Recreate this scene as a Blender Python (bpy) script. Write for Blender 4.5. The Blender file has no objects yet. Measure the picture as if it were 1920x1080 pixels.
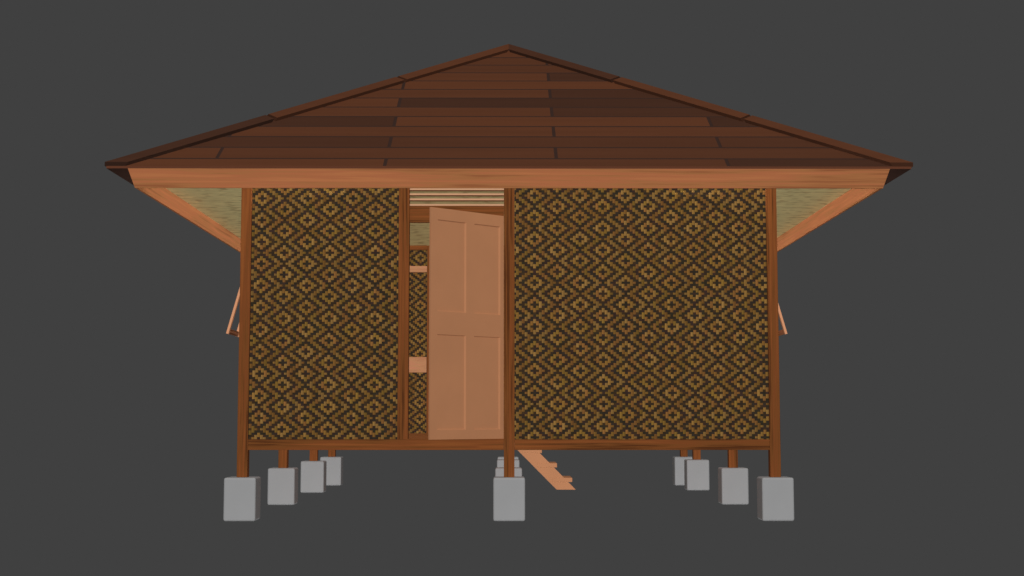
import bpy, bmesh, math, random
from mathutils import Vector, Matrix
random.seed(7)
scene = bpy.context.scene
C = scene.collection

# ------------------------------------------------------------------ camera
F = 2666.67 / 1920 * 36
TH = math.atan(242 / 2666.67); YA = math.atan(11.5 / 2666.67)
cam = bpy.data.cameras.new("camera"); co = bpy.data.objects.new("camera", cam); C.objects.link(co)
cam.lens = F; cam.sensor_width = 36; cam.sensor_fit = 'HORIZONTAL'; cam.clip_end = 500
co.location = (-0.029, -12.89, 0.92)
co.rotation_euler = (math.pi / 2 + TH, 0, -YA)
scene.camera = co

# ------------------------------------------------------------------ world
w = bpy.data.worlds.new("World"); scene.world = w; w.use_nodes = True
bg = w.node_tree.nodes['Background']
bg.inputs[0].default_value = (0.0513, 0.0513, 0.0513, 1); bg.inputs[1].default_value = 1.0

# ------------------------------------------------------------------ lamps (the photograph shows light without cast shadows)
def lamp(name, kind, loc, aim, watts, size=1.0, spot=None, col=(1, 1, 1)):
    l = bpy.data.lights.new(name, kind); l.energy = watts; l.color = col
    l.use_shadow = False
    try: l.cycles.cast_shadow = False
    except Exception: pass
    if kind == 'AREA': l.shape = 'DISK'; l.size = size
    if kind == 'SPOT': l.spot_size = spot; l.spot_blend = 0.3; l.shadow_soft_size = size
    o = bpy.data.objects.new(name, l); C.objects.link(o); o.location = loc
    o.rotation_euler = (Vector(aim) - Vector(loc)).to_track_quat('-Z', 'Y').to_euler()
    return o
EL = math.radians(25); R = 60
lamp("key_lamp", 'AREA', (0, -R * math.cos(EL), 2 + R * math.sin(EL)), (0, 0, 2), 0.70 / math.cos(EL) * math.pi * math.pi * R * R, 3)
lamp("under_fill_lamp", 'AREA', (0, 0, -12), (0, 0, 2), 0.255 * math.pi * math.pi * 225, 3)  # added fill from below to brighten the soffit; there is no ground to bounce
for s in (-1, 1):
    lamp("side_fill_lamp", 'AREA', (s * 40, 3, 1), (0, 3, 1), 0.055 * math.pi * math.pi * 1600, 3)  # added weak fill for the side faces of footings and posts
    o = lamp("eave_fill_lamp", 'AREA', (s * 1.5, 2.85, 2.965), (s * 3, 2.85, 2.965), 6.2, 1)  # added unseen strip inside the house, brightens the inner face of the fascia
    o.data.shape = 'RECTANGLE'; o.data.size = .04; o.data.size_y = 7.2; o.data.spread = math.radians(32)
    o.rotation_euler = (0, -s * math.pi / 2, 0)

scene.view_settings.view_transform = 'Standard'; scene.view_settings.look = 'None'
scene.view_settings.exposure = 0; scene.view_settings.gamma = 1

# ------------------------------------------------------------------ materials
def mat(name, rough=0.85, spec=0.12):
    m = bpy.data.materials.new(name); m.use_nodes = True
    b = m.node_tree.nodes['Principled BSDF']
    b.inputs['Roughness'].default_value = rough
    b.inputs['Specular IOR Level'].default_value = spec
    return m, m.node_tree, b
def sc(c, k): return tuple(min(1, v * k) for v in c)
def plain(name, c, rough=0.85):
    m, t, b = mat(name, rough)
    n = t.nodes.new('ShaderNodeTexNoise'); n.inputs['Scale'].default_value = 3; n.inputs['Detail'].default_value = 4
    tc = t.nodes.new('ShaderNodeTexCoord'); t.links.new(tc.outputs['Object'], n.inputs['Vector'])
    r = t.nodes.new('ShaderNodeValToRGB'); t.links.new(n.outputs[0], r.inputs[0])
    r.color_ramp.elements[0].position = .3; r.color_ramp.elements[1].position = .7
    r.color_ramp.elements[0].color = (*sc(c, .965), 1); r.color_ramp.elements[1].color = (*sc(c, 1.03), 1)
    t.links.new(r.outputs[0], b.inputs['Base Color']); return m
def wood(name, c, axis, contrast=.26, fine=52, hue=.05, along=.5, wide=7):
    m, t, b = mat(name)
    tc = t.nodes.new('ShaderNodeTexCoord')
    def noise(sa, sx, det):
        mp = t.nodes.new('ShaderNodeMapping'); s = [sx, sx, sx]; s[axis] = sa
        mp.inputs['Scale'].default_value = s
        t.links.new(tc.outputs['Object'], mp.inputs['Vector'])
        n = t.nodes.new('ShaderNodeTexNoise'); n.inputs['Scale'].default_value = 1
        n.inputs['Detail'].default_value = det; n.inputs['Roughness'].default_value = .6
        n.inputs['Distortion'].default_value = .3
        t.links.new(mp.outputs[0], n.inputs['Vector']); return n
    a = noise(along, wide, 2); f = noise(along * 2.2, fine, 3)
    mx = t.nodes.new('ShaderNodeMath'); mx.operation = 'MULTIPLY_ADD'
    t.links.new(f.outputs[0], mx.inputs[0]); mx.inputs[1].default_value = .65
    h = t.nodes.new('ShaderNodeMath'); h.operation = 'MULTIPLY'; h.inputs[1].default_value = .35
    t.links.new(a.outputs[0], h.inputs[0]); t.links.new(h.outputs[0], mx.inputs[2])
    r = t.nodes.new('ShaderNodeValToRGB'); t.links.new(mx.outputs[0], r.inputs[0])
    e = r.color_ramp.elements
    e[0].position = .39; e[1].position = .61
    d = sc(c, 1 - 2 * contrast); l = sc(c, 1 + 1.3 * contrast)
    e[0].color = (d[0], d[1] * (1 - hue), d[2] * (1 - hue), 1); e[1].color = (*l, 1)
    m1 = r.color_ramp.elements.new(.47); m1.color = (c[0] * .97, c[1] * (1 + hue), c[2], 1)
    m2 = r.color_ramp.elements.new(.53); m2.color = (c[0] * 1.06, c[1] * (1 - hue * .3), c[2] * 1.05, 1)
    t.links.new(r.outputs[0], b.inputs['Base Color']); return m
def vcol(name):
    m, t, b = mat(name)
    a = t.nodes.new('ShaderNodeVertexColor'); a.layer_name = 'tint'
    t.links.new(a.outputs[0], b.inputs['Base Color']); return m, t, b, a

DK = (.205, .0635, .0155)
DW = [wood('dark_wood_%s' % 'xyz'[i], DK, i) for i in range(3)]
FA = (.465, .168, .064)
FW = [wood('orange_wood_%s' % 'xyz'[i], FA, i, contrast=.13, fine=30, wide=5, along=.35, hue=.06) for i in range(3)]
PW = wood('pink_wood', (.56, .25, .128), 0, contrast=.05, fine=14, along=.8)
LW = plain('pale_wood', (.53, .236, .113))
LW2 = plain('pale_stair_wood', (.60, .272, .132))
SW = plain('sash_wood', (.82, .375, .195))
NW = plain('slat_wood', (.66, .36, .21)); RW = wood('rail_wood', (.50, .20, .10), 1)
CONC = plain('concrete', (.375, .375, .377))
LAYER = plain('roof_underlay', (.05, .025, .018)); UNDERSHADE = plain('roof_under_shade', (.04, .018, .012))  # roof underside is coloured darker to paint in the shade under the overhang
m_tile, t_, b_, a_ = vcol('roof_board')
# long faint streaks inside each board
tc = t_.nodes.new('ShaderNodeTexCoord'); mp = t_.nodes.new('ShaderNodeMapping'); mp.inputs['Scale'].default_value = (.5, .5, 14)
n = t_.nodes.new('ShaderNodeTexNoise'); n.inputs['Scale'].default_value = 1.2; n.inputs['Detail'].default_value = 3
t_.links.new(tc.outputs['Object'], mp.inputs[0]); t_.links.new(mp.outputs[0], n.inputs['Vector'])
mr = t_.nodes.new('ShaderNodeMapRange'); mr.inputs['To Min'].default_value = .94; mr.inputs['To Max'].default_value = 1.06
mr.inputs['From Min'].default_value = .3; mr.inputs['From Max'].default_value = .7
t_.links.new(n.outputs[0], mr.inputs[0])
vm = t_.nodes.new('ShaderNodeVectorMath'); vm.operation = 'SCALE'
t_.links.new(a_.outputs[0], vm.inputs[0]); t_.links.new(mr.outputs[0], vm.inputs['Scale']); t_.links.new(vm.outputs[0], b_.inputs['Base Color'])
m_weave, _, _, _ = vcol('woven_bamboo')
# straw matting of the ceiling
m_straw, ts, bs = mat('straw_matting')
tc = ts.nodes.new('ShaderNodeTexCoord')
def tn(sx, sy, det, seed=0):
    mp = ts.nodes.new('ShaderNodeMapping'); mp.inputs['Scale'].default_value = (sx, sy, 1); mp.inputs['Location'].default_value = (seed, seed, 0)
    ts.links.new(tc.outputs['Object'], mp.inputs[0])
    n = ts.nodes.new('ShaderNodeTexNoise'); n.inputs['Scale'].default_value = 1; n.inputs['Detail'].default_value = det
    ts.links.new(mp.outputs[0], n.inputs['Vector']); return n
n1 = tn(8, 11, 1.5); n2 = tn(5, 30, 3, 4.0)
r1 = ts.nodes.new('ShaderNodeValToRGB'); ts.links.new(n1.outputs[0], r1.inputs[0])
r1.color_ramp.elements[0].position = .33; r1.color_ramp.elements[0].color = (.50, .385, .178, 1)
r1.color_ramp.elements[1].position = .47; r1.color_ramp.elements[1].color = (.71, .60, .285, 1)
r2 = ts.nodes.new('ShaderNodeMapRange'); r2.inputs['From Min'].default_value = .3; r2.inputs['From Max'].default_value = .7
r2.inputs['To Min'].default_value = .8; r2.inputs['To Max'].default_value = 1.16
ts.links.new(n2.outputs[0], r2.inputs[0])
vs = ts.nodes.new('ShaderNodeVectorMath'); vs.operation = 'SCALE'
ts.links.new(r1.outputs[0], vs.inputs[0]); ts.links.new(r2.outputs[0], vs.inputs['Scale']); ts.links.new(vs.outputs[0], bs.inputs['Base Color'])

# ------------------------------------------------------------------ helpers
def root(name, loc, label, cat, group=None):
    o = bpy.data.objects.new(name, None); C.objects.link(o); o.location = loc; o.empty_display_size = .2
    o['label'] = label; o['category'] = cat
    if group: o['group'] = group
    return o
def put(name, bm, m, parent=None, bevel=0, smooth=False):
    """mesh given in world coordinates; origin stays at the world origin so grain coordinates run through"""
    bmesh.ops.recalc_face_normals(bm, faces=bm.faces)
    me = bpy.data.meshes.new(name); bm.to_mesh(me); bm.free(); me.materials.append(m)
    o = bpy.data.objects.new(name, me); C.objects.link(o)
    if parent:
        o.parent = parent
        p = parent; off = Vector((0, 0, 0))
        while p: off += p.location; p = p.parent
        o.location = -off
    if bevel:
        b = o.modifiers.new('bevel', 'BEVEL'); b.width = bevel; b.segments = 3 if smooth else 1; b.limit_method = 'ANGLE'
    if smooth:
        for f in me.polygons: f.use_smooth = True
        wn = o.modifiers.new('wn', 'WEIGHTED_NORMAL'); wn.keep_sharp = False
    return o
def box(bm, x0, x1, y0, y1, z0, z1):
    v = [bm.verts.new(p) for p in ((x0, y0, z0), (x1, y0, z0), (x1, y1, z0), (x0, y1, z0), (x0, y0, z1), (x1, y0, z1), (x1, y1, z1), (x0, y1, z1))]
    for q in ((0, 3, 2, 1), (4, 5, 6, 7), (0, 1, 5, 4), (1, 2, 6, 5), (2, 3, 7, 6), (3, 0, 4, 7)): bm.faces.new([v[i] for i in q])
def bx(name, dims, m, parent, bevel=0):
    bm = bmesh.new(); box(bm, *dims); return put(name, bm, m, parent, bevel)
def hexa(bm, bot, top):
    n = len(bot); vb = [bm.verts.new(p) for p in bot]; vt = [bm.verts.new(p) for p in top]
    fs = [bm.faces.new(vb[::-1]), bm.faces.new(vt)]
    for i in range(n): fs.append(bm.faces.new((vb[i], vb[(i + 1) % n], vt[(i + 1) % n], vt[i])))
    return fs

# ------------------------------------------------------------------ concrete footings
house = root('stilt_house', (0, 3.3, .383), 'square wooden stilt house with woven bamboo walls, open panelled door and brown hipped roof', 'house')
ZB = .383
rows = [(0.0, 0.0, 0.0, 'front'), (2.34, 2.36, 2.38, 'second'), (4.75, 5.28, 5.28, 'third'), (6.58, 6.58, 6.58, 'rear')]
words = {
 ('front', 0): 'large pale concrete footing under the front left corner post of the house',
 ('front', 1): 'nearest concrete footing under the front middle post, below the door hinge side',
 ('front', 2): 'large pale concrete footing under the front right corner post of the house',
 ('second', 0): 'second concrete footing from the front in the receding left row',
 ('second', 1): 'concrete footing directly behind the front middle one, wider of the stepped blocks hidden there',
 ('second', 2): 'second concrete footing from the front in the receding right row',
 ('third', 0): 'third concrete footing in the left row, partly overlapping the farthest left one',
 ('third', 1): 'middle row footing third from the front, showing on both sides of the middle post',
 ('third', 2): 'third concrete footing in the right row, partly covering the farthest right one',
 ('rear', 0): 'farthest and smallest concrete footing at the left, partly hidden by its neighbour',
 ('rear', 1): 'farthest middle footing, a thin grey strip topmost in the stack behind the middle post',
 ('rear', 2): 'farthest and smallest concrete footing at the right, its right part hidden',
}
xs = (-2.3935, 0.001, 2.3935)
bm = bmesh.new(); box(bm, -.1425, .1425, -.1425, .1425, 0, ZB)
src = put('concrete_footing', bm, CONC, None, .019, True)
first = True
for r in rows:
    for i in range(3):
        o = src if first else src.copy()
        if not first: C.objects.link(o)
        first = False
        o.location = (xs[i], r[i], 0)
        o['label'] = words[(r[3], i)]; o['category'] = 'footing'; o['group'] = 'concrete footings under the house posts'

# ------------------------------------------------------------------ posts and floor
PWD = .0475; ZC = 3.05
for r in rows:
    for i in range(3):
        x = (-2.392, .001, 2.392)[i]
        bx('post', (x - PWD, x + PWD, r[i] - PWD, r[i] + PWD, ZB, ZC - .002), DW[2], house, .002)
XI = 2.392 - PWD
bx('door_post', (-1.004, -.908, -PWD + .002, PWD - .002, .72, ZC - .002), DW[2], house, .002)
FZ0, FZ1 = .6255, .7195
for a, b in ((-XI, .001 - PWD), (.001 + PWD, XI)):
    bx('floor_beam', (a + .001, b - .001, -PWD + .003, PWD - .003, FZ0, FZ1), DW[0], house, .002)
    bx('floor_beam', (a + .001, b - .001, 6.58 - PWD, 6.58 + PWD, FZ0, FZ1), DW[0], house) if a < -1 else None
for x, ys in ((-2.392, (0, 2.34, 4.75, 6.58)), (2.392, (0, 2.38, 5.28, 6.58))):
    for a, b in zip(ys[:-1], ys[1:]):
        bx('floor_beam', (x - PWD + .003, x + PWD - .003, a + PWD + .001, b - PWD - .001, FZ0, FZ1), DW[1], house)
bm = bmesh.new()   # floor planks
def planks(x0, x1, y0, y1):
    y = y0
    while y < y1 - .01:
        e = min(y + .14, y1); box(bm, x0, x1, y + .001, e - .002, .69, .7185); y = e
planks(-XI + .001, XI - .001, PWD, 4.70)
planks(.05, XI - .001, 4.70, 5.22); planks(-XI + .001, -.12, 4.80, 6.53)
put('floor_deck', bm, wood('floor_wood', (.34, .115, .036), 0, contrast=.15), house)

# ------------------------------------------------------------------ woven bamboo walls
PAT = ['000000', '000000']
tab = {0: 'DDLLDD', 1: 'DLLDDL', 2: 'LLDDLL', 3: 'LDDLLD', 4: 'DDLLDD', 5: 'DLLDDL', 6: 'LLDDLL', 7: 'LDDLLD', 8: 'DDLLDD'}
def light_cell(c, r):
    c = c % 16; r = r % 10
    if c > 8: c = 16 - c
    if r > 5: r = 10 - r
    return tab[c][r] == 'L'
UW = .4145 / 16; UH = .1997 / 10
LC = [(.288, .145, .030), (.330, .174, .042), (.265, .125, .028), (.275, .150, .028), (.30, .133, .034), (.335, .182, .050)]
DC = [(.040, .024, .013), (.046, .024, .017), (.035, .026, .014), (.054, .030, .013), (.036, .025, .017)]
def weave(name, rects, axis, plane, cu, cz, parent, thick=.016, side=-1):
    """rects in (u0,u1,z0,z1); axis 'x': panel runs along x facing y; 'y': runs along y facing x"""
    rnd = random.Random(hash((round(plane * 100), round(cu * 100))) % 9999)
    bm = bmesh.new(); lay = bm.loops.layers.float_color.new('tint')
    def P3(u, d, z): return (u, plane + d, z) if axis == 'x' else (plane + d, u, z)
    def face(pts, col):
        f = bm.faces.new([bm.verts.new(p) for p in pts])
        for l in f.loops: l[lay] = (*col, 1)
    t = thick / 2
    def clip(a, b, lo, hi): return max(a, lo), min(b, hi)
    for (u0, u1, z0, z1) in rects:
        c0 = math.floor((u0 - cu) / UW + .5); c1 = math.ceil((u1 - cu) / UW + .5)
        r0 = math.floor((z0 - cz) / UH + .5); r1 = math.ceil((z1 - cz) / UH + .5)
        # rim
        d0 = DC[0]
        face([P3(u0, -t, z0), P3(u0, t, z0), P3(u0, t, z1), P3(u0, -t, z1)], d0)
        face([P3(u1, -t, z0), P3(u1, t, z0), P3(u1, t, z1), P3(u1, -t, z1)], d0)
        face([P3(u0, -t, z0), P3(u1, -t, z0), P3(u1, t, z0), P3(u0, t, z0)], d0)
        face([P3(u0, -t, z1), P3(u1, -t, z1), P3(u1, t, z1), P3(u0, t, z1)], d0)
        for c in range(c0, c1 + 1):
            a, b = clip(cu + (c - .5) * UW, cu + (c + .5) * UW, u0, u1)
            if b - a < 1e-4: continue
            r = r0
            while r <= r1:
                L = light_cell(c, r); e = r
                while e + 1 <= r1 and light_cell(c, e + 1) == L: e += 1
                if not L:
                    for q in range(r, e + 1):      # dark bands run the other way: one cell each
                        za, zb = clip(cz + (q - .5) * UH, cz + (q + .5) * UH, z0, z1)
                        if zb - za < 1e-4: continue
                        col = sc(rnd.choice(DC), rnd.uniform(.78, 1.08))
                        for s in (-1, 1): face([P3(a, s * t, za), P3(b, s * t, za), P3(b, s * t, zb), P3(a, s * t, zb)], col)
                else:
                    za, zb = clip(cz + (r - .5) * UH, cz + (e + .5) * UH, z0, z1)
                    if zb - za > 1e-4:
                        base = rnd.choice(LC); k = rnd.uniform(.8, 1.1)
                        cc = c % 16; rm = ((r + e) / 2) % 10
                        ring = any(min(abs(cc - p), 16 - abs(cc - p)) <= 2.2 and min(abs(rm - q_), 10 - abs(rm - q_)) <= 2.6 for p, q_ in ((0, 0), (8, 5)))
                        kr = 1.06 if ring else .84; kr *= .88
                        g = .0012; mz = .0016
                        for s in (-1, 1):
                            h = s * (t + .0018)
                            A, B, Z0, Z1 = a + g, b - g, za + mz, zb - mz
                            if B - A < .002 or Z1 - Z0 < .002: continue
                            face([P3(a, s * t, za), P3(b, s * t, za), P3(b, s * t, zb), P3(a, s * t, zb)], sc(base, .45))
                            mid = A + (B - A) * .42  # lighter left and darker right part: shading painted onto the flat strand
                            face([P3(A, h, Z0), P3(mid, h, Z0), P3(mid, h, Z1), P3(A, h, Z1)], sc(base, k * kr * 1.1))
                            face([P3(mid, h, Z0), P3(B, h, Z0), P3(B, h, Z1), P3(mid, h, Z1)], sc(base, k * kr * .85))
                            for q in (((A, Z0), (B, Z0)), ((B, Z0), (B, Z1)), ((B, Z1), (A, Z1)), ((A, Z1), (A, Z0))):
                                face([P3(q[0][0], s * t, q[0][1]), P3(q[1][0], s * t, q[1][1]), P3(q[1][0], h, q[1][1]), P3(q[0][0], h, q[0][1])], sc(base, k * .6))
                r = e + 1
    me_o = put(name, bm, m_weave, parent)
    return me_o
ZW0, ZW1 = .7205, ZC - .002
weave('wall_panel', [(-XI + .001, -1.005, ZW0, ZW1)], 'x', -.018, -2.2515, .9105, house)
weave('wall_panel', [(.001 + PWD + .001, XI - .001, ZW0, ZW1)], 'x', -.018, .232, .9375, house)
# rear walls
for x0, x1, y, cu in ((-XI + .001, -1.01, 4.75, -1.092), (-.93, -.05, 4.75, -1.092), (.05, XI - .001, 5.28, .2)):
    weave('wall_panel', [(x0, x1, ZW0, 2.995)], 'x', y, cu, 1.301, house)
bx('inner_post', (-1.006, -.934, 4.71, 4.79, .7205, ZC - .002), DW[2], house)
bx('wall_plate', (-XI, -1.008, 4.70, 4.79, 2.997, ZC - .002), DW[0], house)
bx('wall_plate', (-.932, -.05, 4.70, 4.79, 2.997, ZC - .002), DW[0], house)
bx('wall_rail', (-XI, -1.008, 4.66, 4.735, 2.712, 2.786), PW, house)
bx('wall_rail', (-XI, -1.008, 4.66, 4.735, 1.468, 1.658), PW, house)
weave('wall_panel', [(4.80, 5.22, ZW0, ZW1)], 'y', 0.0, 4.9, 1.301, house)

# side walls with two windows each and the awning sashes
for s, yw in ((-1, .46), (1, .65)):
    X = s * 2.392
    ya, yb = (2.34, 4.75) if s < 0 else (2.38, 5.28)
    w0, w1 = yw - .03, yw + 1.12
    zs, zt = 1.62, 2.50
    weave('wall_panel', [(PWD + .001, ya - PWD - .001, ZW0, zs), (PWD + .001, ya - PWD - .001, zt, ZW1),
          (PWD + .001, w0, zs, zt), (w1, ya - PWD - .001, zs, zt)], 'y', X, .25, .93, house)
    weave('wall_panel', [(ya + PWD + .001, yb - PWD - .001, ZW0, ZW1)], 'y', X, .25, .93, house)
    bm = bmesh.new()
    xa, xb = X - .03, X + .03
    ym = (yw + .50 + yw + .565) / 2
    box(bm, xa, xb, w0, w1, zs, zs + .04); box(bm, xa, xb, w0, w1, zt - .04, zt)
    for y in (w0, ym - .02, w1 - .04): box(bm, xa, xb, y, y + .04, zs + .041, zt - .041)
    win = put('window', bm, SW, house)
    for y0 in (yw, yw + .56):
        zb_ = 1.703 if s < 0 else 1.713
        top = Vector((s * 2.44, 0, 2.486)); bot = Vector((s * 2.657, 0, zb_))
        d = (bot - top).normalized(); nn = Vector((-d.z * s, 0, d.x * s)); 
        if nn.x * s > 0: nn = -nn
        L = (bot - top).length; T = .022
        def quad(bm, a, b, ya_, yb_):
            p0 = top + d * a; p1 = top + d * b
            bt = [(p0.x, ya_, p0.z), (p1.x, ya_, p1.z), (p1.x, yb_, p1.z), (p0.x, yb_, p0.z)]
            q = nn * T
            hexa(bm, bt, [(x + q.x, y, z + q.z) for x, y, z in bt])
        bm = bmesh.new(); SL = .5
        bm.free()
        for nm, q, mm in (('sash_stile', (0, L, y0, y0 + .045), SW), ('sash_stile', (0, L, y0 + SL - .045, y0 + SL), SW),
                      ('sash_rail', (L - .05, L - .001, y0 + .046, y0 + SL - .046), RW), ('sash_rail', (.001, .05, y0 + .046, y0 + SL - .046), RW)):
            bm = bmesh.new(); quad(bm, *q)
            p_ = put(nm, bm, mm); p_.parent = win; p_.location = (0, 0, 0)

# ------------------------------------------------------------------ over the door: lintel and louvres
JX0, JX1 = -.907, .001 - PWD - .001
bx('lintel', (JX0, JX1, -.02, .04, 2.691, 2.838), DW[0], house)
for zt in (3.003, 2.9565, 2.9095, 2.8585):
    sl = bx('louvre_slat', (JX0, JX1, -.012, .058, zt - .0160, zt - .0005), DW[0], house)  # dark body paints in the shaded slat underside; only the front strip is pale
    bm = bmesh.new(); box(bm, JX0, JX1, -.02, -.0122, zt - .0165, zt)
    e = put('slat_front', bm, NW); e.parent = sl; e.matrix_parent_inverse = Matrix.Identity(4); e.location = (0, 0, 0)
bx('threshold', (JX0, JX1, -.02, .05, .7205, .7255), DW[0], house)

# ------------------------------------------------------------------ door, swung outward on the middle post
hinge = Vector((-.048, -.035, 0)); free = Vector((-.682, -.600, 0))
ud = (free - hinge); WD = ud.length; ud.normalize()
nd = Vector((-ud.y, ud.x, 0));
if nd.y > 0: nd = -nd
Z0, Z1 = .7265, 2.745
cam_p = Vector(co.location)
def D(u, z, d): p = hinge + ud * u + nd * d; return (p.x, p.y, z)
def boxd(bm, u0, u1, z0, z1, d0, d1):
    hexa(bm, [D(u0, z0, d0), D(u1, z0, d0), D(u1, z1, d0), D(u0, z1, d0)], [D(u0, z0, d1), D(u1, z0, d1), D(u1, z1, d1), D(u0, z1, d1)])
DT = .020; RC = .0125
ucols = [(.042, .352), (.446, .772)]
zrows = [(.809, 1.637), (1.838, 2.643)]
bm = bmesh.new()
def grid_face(side):
    d = 0 if side > 0 else -DT
    us = [0, ucols[0][0], ucols[0][1], ucols[1][0], ucols[1][1], WD]
    zs_ = [Z0, zrows[0][0], zrows[0][1], zrows[1][0], zrows[1][1], Z1]
    for i in range(5):
        for j in range(5):
            u0, u1, z0, z1 = us[i], us[i + 1], zs_[j], zs_[j + 1]
            if i in (1, 3) and j in (1, 3):
                k = .012; kt = .0065; kb = .009; dd = d - RC if side > 0 else d + .004
                o = [(u0, z0), (u1, z0), (u1, z1), (u0, z1)]; n_ = [(u0 + k, z0 + kb), (u1 - .009, z0 + kb), (u1 - .009, z1 - kt), (u0 + k, z1 - kt)]
                for q in range(4):
                    a, b = o[q], o[(q + 1) % 4]; c, e = n_[(q + 1) % 4], n_[q]
                    bm.faces.new([bm.verts.new(D(a[0], a[1], d)), bm.verts.new(D(b[0], b[1], d)), bm.verts.new(D(c[0], c[1], dd)), bm.verts.new(D(e[0], e[1], dd))])
                bm.faces.new([bm.verts.new(D(p[0], p[1], dd)) for p in n_])
            else:
                bm.faces.new([bm.verts.new(D(*p, d)) for p in ((u0, z0), (u1, z0), (u1, z1), (u0, z1))])
grid_face(1); grid_face(-1)
for a, b in (((0, Z0), (WD, Z0)), ((WD, Z0), (WD, Z1)), ((WD, Z1), (0, Z1)), ((0, Z1), (0, Z0))):
    bm.faces.new([bm.verts.new(D(*a, 0)), bm.verts.new(D(*b, 0)), bm.verts.new(D(*b, -DT)), bm.verts.new(D(*a, -DT))])
bmesh.ops.remove_doubles(bm, verts=bm.verts, dist=.0002)
door = put('door', bm, LW, house)

# ------------------------------------------------------------------ ceiling matting and fascia
W = 3.405; YE = -1.0; YB = 7.6; TAN = .565; ZE = 3.035
def frustum_ring(a_bot, z_bot, a_top, z_top, th_bot, th_top):
    pass
roof = None
bm = bmesh.new(); box(bm, -W + .195, W - .195, YE + .195, YB - .195, ZC, ZC + .012)
soffit = put('ceiling_matting', bm, m_straw, house)
def ring_pt(a, z, corner):
    x = (W - a) * (-1 if corner in (0, 3) else 1); y = (YE + a) if corner in (0, 1) else (YB - a)
    return (x, y, z)
OB, OT, IB, IT = (.193, 2.879), (.133, 3.068), (.2135, 2.879), (.196, 3.068)
for i in range(4):
    j = (i + 1) % 4; bm = bmesh.new()
    hexa(bm, [ring_pt(*OB, i), ring_pt(*IB, i), ring_pt(*IT, i), ring_pt(*OT, i)], [ring_pt(*OB, j), ring_pt(*IB, j), ring_pt(*IT, j), ring_pt(*OT, j)])
    put('fascia_board', bm, FW[0 if i in (0, 2) else 1], house)

# ------------------------------------------------------------------ roof
T_TOP = W
# slopes: name, frame function f(u, t, h) -> world, half-length at t along the eave, centre
cy = (YE + YB) / 2; HY = (YB - YE) / 2
def hcor(t, h): return ZE + TAN * t + h
slopes = [
 (lambda u, t, h: (u, YE + t, hcor(t, h)), W, 'front'),
 (lambda u, t, h: (-u, YB - t, hcor(t, h)), W, 'rear'),
 (lambda u, t, h: (-W + t, cy - u, hcor(t, h)), HY, 'side'),
 (lambda u, t, h: (W - t, cy + u, hcor(t, h)), HY, 'side'),
]
# underlay: one solid shell for the whole hipped roof
bm = bmesh.new()
def shell(h):
    e = [bm.verts.new(p) for p in ((-W, YE, ZE + h), (W, YE, ZE + h), (W, YB, ZE + h), (-W, YB, ZE + h))]
    r = [bm.verts.new((0, YE + W, ZE + TAN * W + h)), bm.verts.new((0, YB - W, ZE + TAN * W + h))]
    bm.faces.new((e[0], e[1], r[0])); bm.faces.new((e[1], e[2], r[1], r[0])); bm.faces.new((e[2], e[3], r[1])); bm.faces.new((e[3], e[0], r[0], r[1]))
    return e
ea = shell(.0); eb = shell(-.022)
for i in range(4): bm.faces.new((ea[i], ea[(i + 1) % 4], eb[(i + 1) % 4], eb[i]))
roof = put('roof', bm, LAYER, house)
roof.data.materials.append(UNDERSHADE); roof.data.materials.append(plain('roof_edge', (.125, .042, .02)))
for f in roof.data.polygons:
    if f.normal.z < -.2: f.material_index = 1
    elif abs(f.normal.z) < .2: f.material_index = 2
A = (.138, .046, .019); B = (.062, .0255, .0145)
def mixc(k, j=0):
    return tuple(B[i] + (A[i] - B[i]) * k for i in range(3))
front_k = {0: [.95, .7, .15], 1: [.85, .72, .62], 2: [.32, .55, .5], 3: [.62, .85], 4: [.2, 1.0, .12], 5: [.85, .27],
           6: [.95, .15], 7: [.85, .25], 8: [.95, 1.05], 9: [.95, .25], 10: [.72, .72], 11: [.8, .95], 12: [1.0, 1.0]}
rr = random.Random(3)
for fn, HL, kind in slopes:
    bm = bmesh.new(); lay = bm.loops.layers.float_color.new('tint')
    for k in range(13):
        t0 = (.163 + .2605 * (k - 1) if k else -.020) + .014; t1 = min(.163 + .2605 * k - .014, T_TOP - .002)
        base = -1.055 if k % 2 == 0 else .403
        js = sorted(base + 2.912 * q for q in range(-4, 5))
        cuts = [c for c in js if abs(c) < HL - t0 - .05]
        ed = [-99] + cuts + [99]
        for q in range(len(ed) - 1):
            a, b = ed[q] + .015, ed[q + 1] - .015
            def cl(v, t): return max(-(HL - t), min(HL - t, v))
            p = [(cl(a, t0), t0), (cl(b, t0), t0), (cl(b, t1), t1), (cl(a, t1), t1)]
            if p[1][0] - p[0][0] < .02: continue
            kk = front_k[k][min(q, len(front_k[k]) - 1)] if kind == 'front' else rr.choice((.15, .3, .6, .8, .95, 1))
            fs = hexa(bm, [fn(u, t, .0003) for u, t in p], [fn(u, t, .0018) for u, t in p])
            tint = mixc(kk)
            for f in fs:
                for l in f.loops: l[lay] = (*tint, 1)
    put('roof_boards', bm, m_tile, roof)
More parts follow.
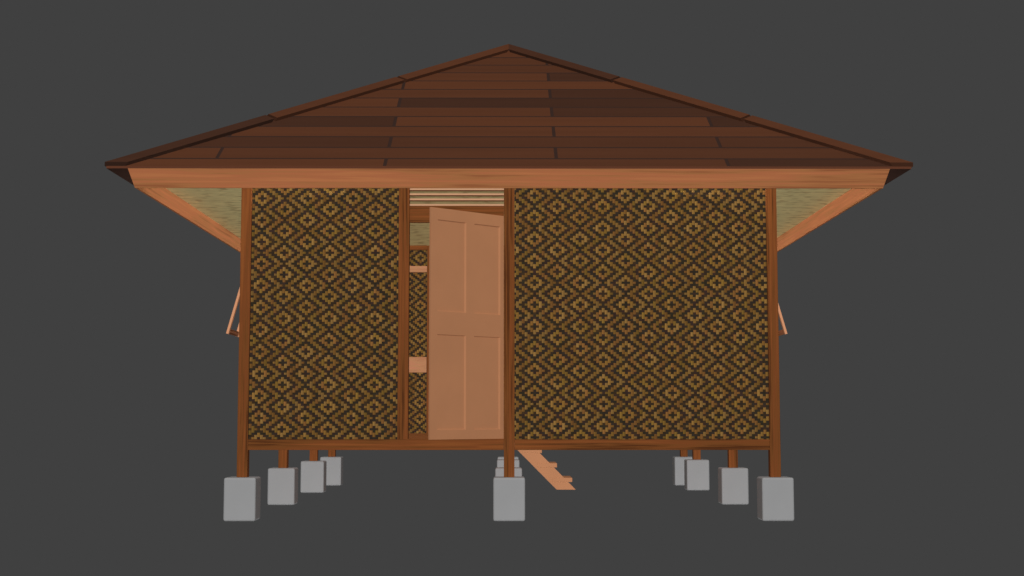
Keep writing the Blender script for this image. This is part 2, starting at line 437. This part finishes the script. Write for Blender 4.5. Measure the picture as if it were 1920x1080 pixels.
# hip and ridge caps: two wings a piece
WC = .195; CH = .038; CB = .0035
seg = [(-.012, 1.14), (1.165, 2.26), (2.285, W)]
capk = {(0, 0): .15, (0, 1): .85, (0, 2): 1.0, (1, 0): .85, (1, 1): .95, (1, 2): .35}
def cap_wing(bm, lay, fn, HL, sgn, t0, t1, first_, last_, tint, rise=0):
    def inner(t, w_): 
        return (max(0, HL - t - w_) if HL == W else HL - t - w_)
    o0 = (HL - t0, t0); o1 = (HL - t1, t1)
    i0 = (HL - t0 - WC, t0) if first_ else (HL - t0 - WC / 2, t0 - WC / 2)
    if last_: i1 = (0 if HL == W else HL - (t1 - WC) - WC, t1 - WC) if HL == W else (HL - (t1 - WC / 2) - WC, t1 - WC / 2)
    else: i1 = (HL - t1 - WC / 2, t1 - WC / 2)
    if last_ and HL != W: i1 = (HL - t1, t1 - WC)
    ins = .016
    top = [o0, i0, i1, o1]
    def shrink(p, f): return (p[0] + f, p[1])
    bot = [o0, shrink(i0, ins), shrink(i1, ins), o1]
    f3 = lambda p, h: fn(sgn * p[0], p[1], h)
    fs = hexa(bm, [f3(p, CB) for p in bot], [f3(p, CH) for p in top])
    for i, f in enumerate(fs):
        for l in f.loops: l[lay] = (*(tint if i in (0, 1) else sc(tint, .42)), 1)  # edge faces tinted darker, painting the shade line below the cap
corners = [((0, -1), (2, 1), 0), ((0, 1), (3, -1), 1), ((1, -1), (3, 1), 2), ((1, 1), (2, -1), 3)]
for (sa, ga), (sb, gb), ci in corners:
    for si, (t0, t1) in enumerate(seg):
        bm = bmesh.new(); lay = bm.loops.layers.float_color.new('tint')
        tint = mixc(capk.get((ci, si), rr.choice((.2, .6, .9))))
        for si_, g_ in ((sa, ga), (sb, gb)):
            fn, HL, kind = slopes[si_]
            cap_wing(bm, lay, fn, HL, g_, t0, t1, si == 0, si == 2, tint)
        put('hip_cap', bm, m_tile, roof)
bm = bmesh.new(); lay = bm.loops.layers.float_color.new('tint')
for s in (-1, 1):
    y0, y1 = YE + W + .001, YB - W - .001
    zt = ZE + TAN * W
    fs = hexa(bm, [(0, y0, zt + CB), (0, y1, zt + CB), (s * WC, y1, zt + CB - TAN * WC), (s * WC, y0, zt + CB - TAN * WC)],
              [(0, y0, zt + CH), (0, y1, zt + CH), (s * WC, y1, zt + CH - TAN * WC), (s * WC, y0, zt + CH - TAN * WC)])
    for f in fs:
        for l in f.loops: l[lay] = (*mixc(.6), 1)
put('ridge_cap', bm, m_tile, roof)

# ------------------------------------------------------------------ side stair going down to the right at the back
SY0, SY1 = 5.37, 5.97
K = 18.27 / 17.96
st = root('wooden_stair', (.6, 5.67, 0), 'short pale wooden stair behind the house, sloping down to the right below the floor', 'stair')
def stringer(y0, y1):
    bm = bmesh.new()
    pts = [(-.098, .72), (.618, .0), (.860, .0), (.150, .72)]
    hexa(bm, [(x, y0, z) for x, z in pts], [(x, y1, z) for x, z in pts]); return bm
put('stringer', stringer(SY0, SY0 + .04), LW2, st); put('stringer', stringer(SY1 - .04, SY1), LW2, st)
for xr, zt in ((.040 + .197, .702), (.431, .517), (.624, .334), (.817, .150)):
    bx('tread', (xr - .25, xr, SY0 + .001 if False else SY0 - .004, SY1 + .004, zt - .054, zt), LW2, st, .003)
bpy.context.view_layer.update()

scene.render.engine = 'CYCLES'
scene.render.resolution_x = 1024; scene.render.resolution_y = 576
scene.cycles.max_bounces = 2
scene.cycles.diffuse_bounces = 1
